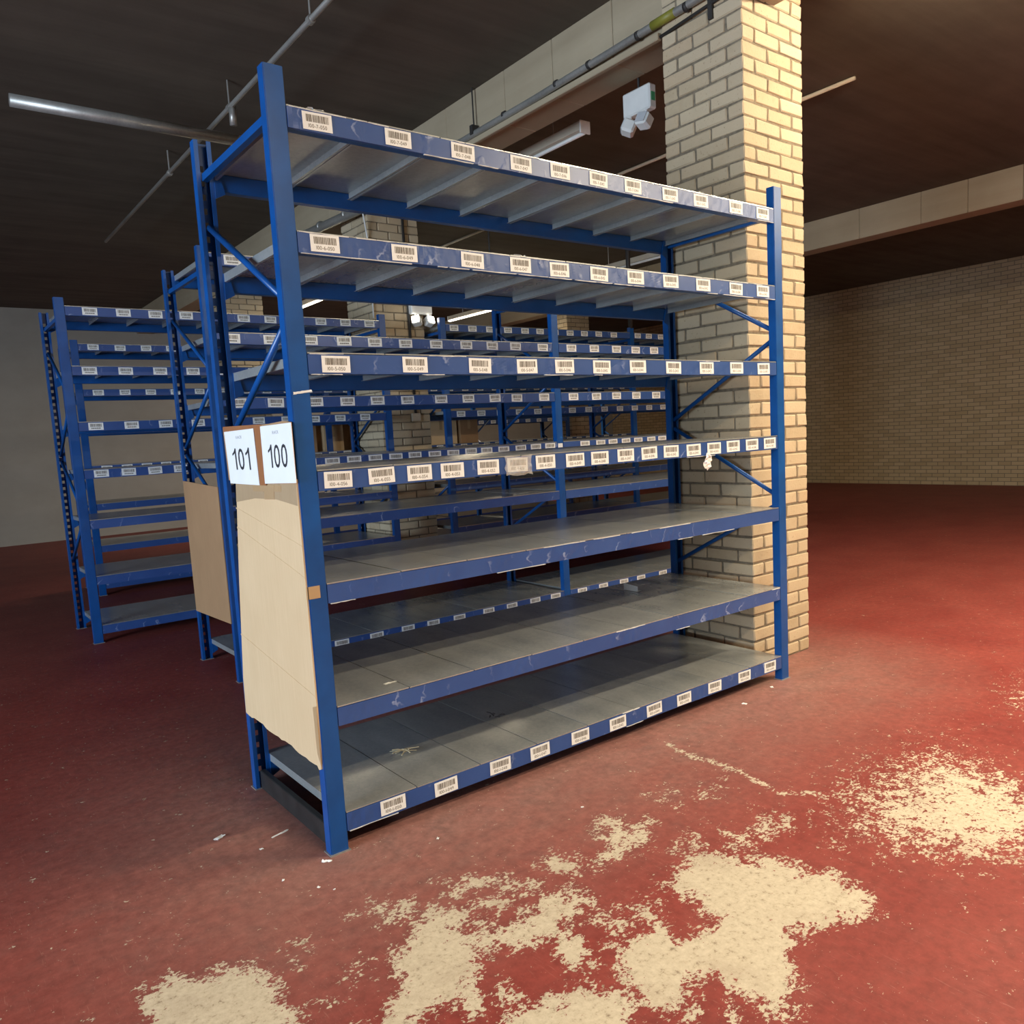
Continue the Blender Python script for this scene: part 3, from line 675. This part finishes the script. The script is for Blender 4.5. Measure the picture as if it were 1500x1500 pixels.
sign([(0.276, 1.550), (-0.012, 1.551), (-0.014, 1.348), (0.278, 1.342)], '100', 'white paper sign reading 100, overlapping the front upright of the rack end')
card_sheet('brown cardboard sheet on the end of the shelving row across the aisle', (0.488, 2.43, 0), [(0.78, 0.36), (0.03, 0.38), (0.03, 1.25), (0.78, 1.28)], CARDB)

# ------------------------------------------------------------------ ceiling services
def pipe(label, pts, rad, mat, clips=(), cat='pipe', name='conduit_pipe'):
    t = thing(name, label, cat, pts[0])
    o0 = Vector(pts[0]); rel = [tuple(Vector(p)-o0) for p in pts]
    obj('pipe_run', MB().path(rel, rad, 12).mesh('pipe_run', mat, True), t)
    return t
P1 = pipe('grey steel conduit running along the side of the concrete beam', [(2.822, -0.6, 3.868), (2.822, 0.5, 3.87), (2.822, 2.0, 3.842), (2.822, 4.3, 3.842), (2.822, 4.55, 3.83)], 0.024, GALVP)
for y in (0.98, 1.42, 1.75, 2.35, 0.60):
    obj('clip', MB().tube((0, y+0.6-0.012, -0.005-0.012*min(1, max(0, (y-0.5)/1.5))), (0, y+0.6+0.012, -0.005-0.012*min(1, max(0, (y-0.5)/1.5))), 0.028, 12).mesh('clip', CABLE, True), P1)
obj('sleeve', MB().tube((0, 1.285, 0.001), (0, 1.465, -0.003), 0.027, 14).mesh('sleeve', OLIVE, True), P1, label='olive green sleeve on the conduit')
obj('hanger_rod', MB().tube((-0.0, 3.35, -0.02), (-0.0, 3.35, 0.32), 0.006, 8).box(-0.03, 0.03, 3.33, 3.37, -0.035, 0.035).mesh('hanger_rod', CABLE), P1)
trk = obj('cable_trunking', MB().cbox(-0.022, 0.012, 0.83, 4.6, -0.022, 0.020, 0.004).mesh('cable_trunking', CONC), None, (2.85, 0, 3.80), label='tan painted cable trunking along the lower edge of the concrete beam', cat='trunking')
C1 = pipe('thin dark cable run clipped to the brick pillar below the conduit', [(2.838, -0.6, 3.835), (2.838, 0.3, 3.825), (2.838, 0.82, 3.79)], 0.009, CABLE, cat='cable', name='cable_run')
obj('clip', MB().box(-0.006, 0.014, 1.03, 1.06, -0.10, 0.04).mesh('clip', CABLE), C1)
P2 = pipe('long grey pipe hung under the dark ceiling above the aisle', [(1.18, -1.5, 3.985), (1.18, 8.0, 4.0)], 0.017, GALVP)
for y in (2.08, 3.55, 5.2):
    obj('hanger', MB().tube((0, y+1.5, 0.0), (0, y+1.5, 0.20), 0.007, 8).tube((0, y+1.5-0.02, 0.005), (0, y+1.5+0.02, 0.005), 0.026, 12).mesh('hanger', GALVP), P2)
P3 = pipe('short thick drop pipe hanging beneath the long grey ceiling pipe', [(1.19, 3.52, 3.99), (1.19, 3.53, 3.86)], 0.026, GALVP)
obj('cross_pipe', MB().tube((-1.4, 0.22, -0.155), (0.12, 0.22, -0.155), 0.042, 14).mesh('cross_pipe', GALVP, True), P3)
P4 = pipe('thick galvanised pipe bending past the brick pillar with the emergency light', [(2.75, 4.20, 4.0), (2.75, 4.45, 3.80), (2.75, 4.64, 3.72), (2.75, 5.95, 3.775), (2.75, 8.5, 3.80)], 0.045, GALVP)
for y in (4.9, 5.5): obj('collar', MB().tube((0, y-4.2-0.02, -0.268+0.042*(y-4.64)), (0, y-4.2+0.02, -0.268+0.042*(y-4.64)), 0.05, 14).mesh('collar', GALVP, True), P4)
pipe('thin white cable forking down the brick pillar with the emergency light', [(2.70, 4.5, 3.80), (2.80, 4.62, 3.60), (2.835, 4.652, 3.45), (2.84, 4.655, 2.7)], 0.008, WHITEP, cat='cable', name='cable_run')
pipe('dark vertical conduit fixed to the face of the emergency-light pillar', [(3.24, 4.648, 4.18), (3.24, 4.648, 1.75)], 0.014, CABLE)
obj('switch_box', MB().cbox(-0.05, 0.05, -0.035, 0.0, -0.04, 0.04, 0.005).mesh('switch_box', CREAMM), None, (3.24, 4.668, 1.71), label='small cream switch box low on the emergency-light pillar', cat='switch')
pipe('dark pole standing above the middle upright of a rear rack', [(6.25, 4.44, 2.69), (6.25, 4.44, 4.19)], 0.028, CABLE, cat='pole', name='ceiling_pole')
pipe('thin dark rod hanging from the ceiling over a rear rack', [(4.13, 4.40, 2.63), (4.13, 4.40, 4.19)], 0.010, CABLE, cat='rod', name='ceiling_rod')

def batten(label, a, b, lit, power=0.0, color=WARM, wide=0.075, tube=None, off=''):
    """fluorescent batten from a to b (housing above a tube)"""
    a, b = Vector(a), Vector(b); d = b-a; ln = d.length; ang = math.atan2(d.y, d.x)
    t = thing('fluorescent_batten'+off, label, 'light', tuple(a), 'fluorescent battens', (0, 0, ang))
    obj('housing', MB().cbox(0, ln, -wide/2, wide/2, -0.035, 0.035, 0.004).mesh('housing', CREAMM), t)
    obj('end_cap', MB().cbox(-0.012, 0.004, -wide/2-0.004, wide/2+0.004, -0.06, 0.038, 0.004).cbox(ln-0.004, ln+0.012, -wide/2-0.004, wide/2+0.004, -0.06, 0.038, 0.004).mesh('end_cap', WHITEP), t)
    obj('tube'+off, MB().tube((0.0, 0, -0.05), (ln, 0, -0.05), 0.016, 12).mesh('tube', tube or (TUBE if lit else WHITEP), True), t)
    up = CZ-a.z
    if up > 0.05:
        for u in (0.25, 0.75): obj('suspension_rod', MB().tube((ln*u, 0, 0.03), (ln*u, 0, up), 0.005, 6).mesh('suspension_rod', GALVP), t)
    if lit and power:
        l = area('batten_light'+off, (ln/2, 0, -0.075), (ln, 0.06), power, color, (0, 0, -1)); l.parent = t; l.rotation_euler = (0, 0, 0)
    return t
batten('unlit cream fluorescent batten hanging beyond the concrete beam', (3.55, 2.26, 3.875), (3.56, 3.78, 3.875), False, wide=0.10)
batten('unlit cream fluorescent batten high above the second shelving row', (7.62, 5.0, 3.86), (7.58, 6.5, 3.86), False)
batten('lit fluorescent batten beside the farthest pillar of the beam line', (4.35, 8.3, 3.74), (4.35, 9.85, 3.74), True, 60)
batten('lit fluorescent batten above the farthest shelving rack', (7.58, 8.6, 3.74), (7.54, 10.4, 3.74), True, 80)
batten('lit fluorescent batten over the front aisle close to the pillar face', (3.72, -0.15, 3.96), (3.72, -1.65, 3.96), True, 0, tube=TUBEB, off='_offscreen')
batten('lit fluorescent batten over the open floor in front of the pillar', (3.4, -3.0, 3.90), (4.9, -3.0, 3.90), True, 170, off='_offscreen')
batten('lit fluorescent batten over the open floor farthest along the front aisle', (5.6, -2.9, 3.90), (7.1, -2.9, 3.90), True, 170, off='_offscreen')
batten('added lit fluorescent batten, unseen, over the open floor left of the rack', (-0.4, -4.0, 3.95), (1.1, -4.0, 3.95), True, 110, off='_offscreen')  # unseen lamp added behind the camera, extends the front row for even light
pipe('pale conduit fixed along the ceiling between the concrete beams', [(5.36, 1.0, 4.165), (5.36, 12.0, 4.165)], 0.016, CREAMM)

def emergency(label, loc, rotz, lit):
    """twin-spot emergency light; large face towards local -Y"""
    t = thing('emergency_light', label, 'light', loc, 'twin spot emergency lights', (0, 0, rotz))
    obj('box', MB().cbox(-0.125, 0.125, -0.035, 0.035, -0.08, 0.08, 0.010).mesh('box', WHITEP), t)
    obj('sticker', MB().box(0.1242, 0.1265, -0.018, 0.018, -0.03, 0.025).mesh('sticker', GREEN), t, label='green sticker on the end of the box')
    for s in (-1, 1):
        h = obj('lamp_head', MB().cbox(-0.048, 0.048, -0.045, 0.045, -0.045, 0.045, 0.014).mesh('lamp_head', WHITEP), t, (s*0.072, -0.035, -0.150), (math.radians(-25), math.radians(10*s), math.radians(-20+25*s)))
        obj('lens', MB().box(-0.038, 0.038, -0.0465, -0.0445, -0.036, 0.036).mesh('lens', SPOT if lit else LENS), h)
        obj('stem', MB().tube((s*0.072, -0.01, -0.075), (s*0.072, -0.03, -0.12), 0.011, 8).mesh('stem', WHITEP), t)
    return t
E1 = emergency('white twin-spot emergency light hanging under the concrete beam, switched off', (3.17, 1.315, 3.655), math.radians(-90), False)
obj('mount', MB().tube((0, 0.0, 0.075), (0, 0.0, 0.155), 0.008, 8).mesh('mount', CABLE), E1)
E2 = emergency('glowing twin-spot emergency light mounted on the pillar between racks', (3.36, 4.615, 2.83), 0.0, True)
obj('mount', MB().box(-0.06, 0.0, 0.035, 0.06, -0.04, 0.04).mesh('mount', WHITEP), E2)

# ------------------------------------------------------------------ cartons on the far shelves
def carton(label, x, y, z, sx, sy, sz, rz=0.0, mat=CARDB):
    t = thing('cardboard_carton', label, 'box', (x, y, z), 'cartons on the far shelves', (0, 0, rz))
    obj('body', MB().cbox(-sx/2, sx/2, -sy/2, sy/2, 0, sz, 0.004).mesh('body', mat), t)
    obj('tape', MB().box(-0.025, 0.025, -sy/2-0.001, sy/2+0.001, sz*0.55, sz+0.001).mesh('tape', TAPEL), t)
    for s in (-1, 1): obj('flap', MB().box(-sx/2+0.004, sx/2-0.004, min(0.002*s, s*sy/2), max(0.002*s, s*sy/2), sz-0.001, sz+0.003).mesh('flap', mat), t)
y0 = 6.85+0.35
for i, (x, sx, sz, mt, lb) in enumerate([(3.02, .30, .34, CARDB, 'brown carton at the left end of the far carton group'), (3.40, .27, .33, CARD, 'pale tan carton standing second in the far carton group'), (3.86, .34, .36, CARDB, 'larger brown carton with tape in the far carton group'),
                            (5.02, .55, .37, CARD, 'wide pale carton on the far shelf right of the pillar'), (5.50, .32, .37, CARDB, 'brown carton beside the wide pale carton on the far shelf')]):
    carton(lb, x, y0, LEVB[3], sx, .4, sz, random.uniform(-.05, .05), mt)

# ------------------------------------------------------------------ litter on the shelves and the floor
def scrap(name, label, cat, me, loc, rot=(0, 0, 0), group=None): return obj(name, me, None, loc, rot, label, cat, group)
def flat_scrap(w_, h_, amp, seed, mat):
    mb = crumple(w_, h_, amp, seed, 5, 4, 0.4); ymin = min(v[1] for v in mb.v); ymax = max(v[1] for v in mb.v)
    mb.v = [(x, z, -y+ymax) for x, y, z in mb.v]; return mb.mesh('scrap', mat)
scrap('paper_scrap', 'crumpled white label scrap on the front edge of the top shelf', 'scrap', flat_scrap(0.06, 0.03, 0.006, 3, LABELM), (0.178, 0.018, LEV[6]))
scrap('paper_scrap', 'small white scrap on the top shelf edge near the pillar', 'scrap', flat_scrap(0.045, 0.02, 0.004, 6, LABELM), (2.17, 0.014, LEV[6]))
scrap('paper_scrap', 'folded white label on the front edge of the second highest shelf', 'scrap', flat_scrap(0.06, 0.02, 0.003, 9, LABELM), (1.02, 0.014, LEV[5]))
card = MB().prism_yz([(-0.055, 0), (0.055, 0), (0.055, 0.040), (-0.055, 0.030)], -0.0008, 0.0008)
card.add([(0, -0.055, 0.0), (0.03, -0.055, 0.0), (0.03, 0.055, 0.0), (0, 0.055, 0.0), (0, -0.055, 0.001), (0.03, -0.055, 0.001), (0.03, 0.055, 0.001), (0, 0.055, 0.001)], [(0,3,2,1),(4,5,6,7),(0,1,5,4),(1,2,6,5),(2,3,7,6),(3,0,4,7)])
scrap('folded_card', 'small white folded card standing on a lower galvanised shelf', 'card', card.mesh('folded_card', LABELM), (2.18, 0.60, LEV[1]+0.001))
scrap('paper_scrap', 'pale strip of label lying on the shelf above the bottom one', 'scrap', flat_scrap(0.05, 0.014, 0.001, 12, LABELM), (0.34, 0.10, LEV[1]+0.0008))
def twig(seed, n=9, size=0.05):
    r = random.Random(seed); mb = MB()
    for i in range(n):
        a = r.uniform(0, 6.28); l = r.uniform(0.4, 1.3)*size; p = Vector((r.uniform(-.015, .015), r.uniform(-.015, .015), 0.004+r.uniform(0, .008)))
        q = p+Vector((math.cos(a)*l, math.sin(a)*l, r.uniform(-.002, .012))); q.z = max(q.z, 0.003)
        mb.path([p, (p+q)/2+Vector((0, 0, r.uniform(0, .008))), q], r.uniform(0.0012, 0.0025), 6)
    zm = min(v[2] for v in mb.v); mb.v = [(x, y, z-zm) for x, y, z in mb.v]
    return mb
scrap('twig_tangle', 'small tangle of pale twigs on the bottom shelf near the cardboard end', 'debris', twig(2, 11, 0.055).mesh('twig_tangle', TWIGM), (0.505, 0.335, LEV[0]+0.0008))
scrap('cable_tie', 'dark curled cable tie lying on the bottom shelf', 'debris', twig(5, 6, 0.035).mesh('cable_tie', CABLE), (1.03, 0.40, LEV[0]+0.0008))
FL = 'litter on the red floor'
scrap('paper_scrap', 'thin white splinter on the floor beside the black kick board', 'scrap', flat_scrap(0.07, 0.008, 0.001, 21, PAPER), (-0.075, 0.298, 0.0), (0, 0, 0.25), FL)
scrap('paper_scrap', 'white triangular paper bit on the floor left of the rack', 'scrap', flat_scrap(0.04, 0.02, 0.002, 22, PAPER), (-0.262, 0.437, 0.0), (0, 0, 0.4), FL)
scrap('paint_chip', 'curled pale paint chip at the foot of the front upright', 'debris', flat_scrap(0.035, 0.012, 0.002, 23, LABELM), (-0.028, -0.02, 0.0), (0, 0, -0.6), FL)
for i, (x, y, s) in enumerate([(-0.172, 0.234, .014), (-0.193, -0.032, .010), (-0.12, -0.158, .012), (-0.086, -0.207, .009), (2.616, -0.030, .022), (2.295, -0.085, .026), (0.9, -0.35, .012), (0.35, -0.16, .012)]):
    scrap('paint_chip', 'tiny pale paint chip lying on the red floor', 'debris', flat_scrap(s, s*0.7, 0.0012, 40+i, LABELM), (x, y, 0.0), (0, 0, i), FL)
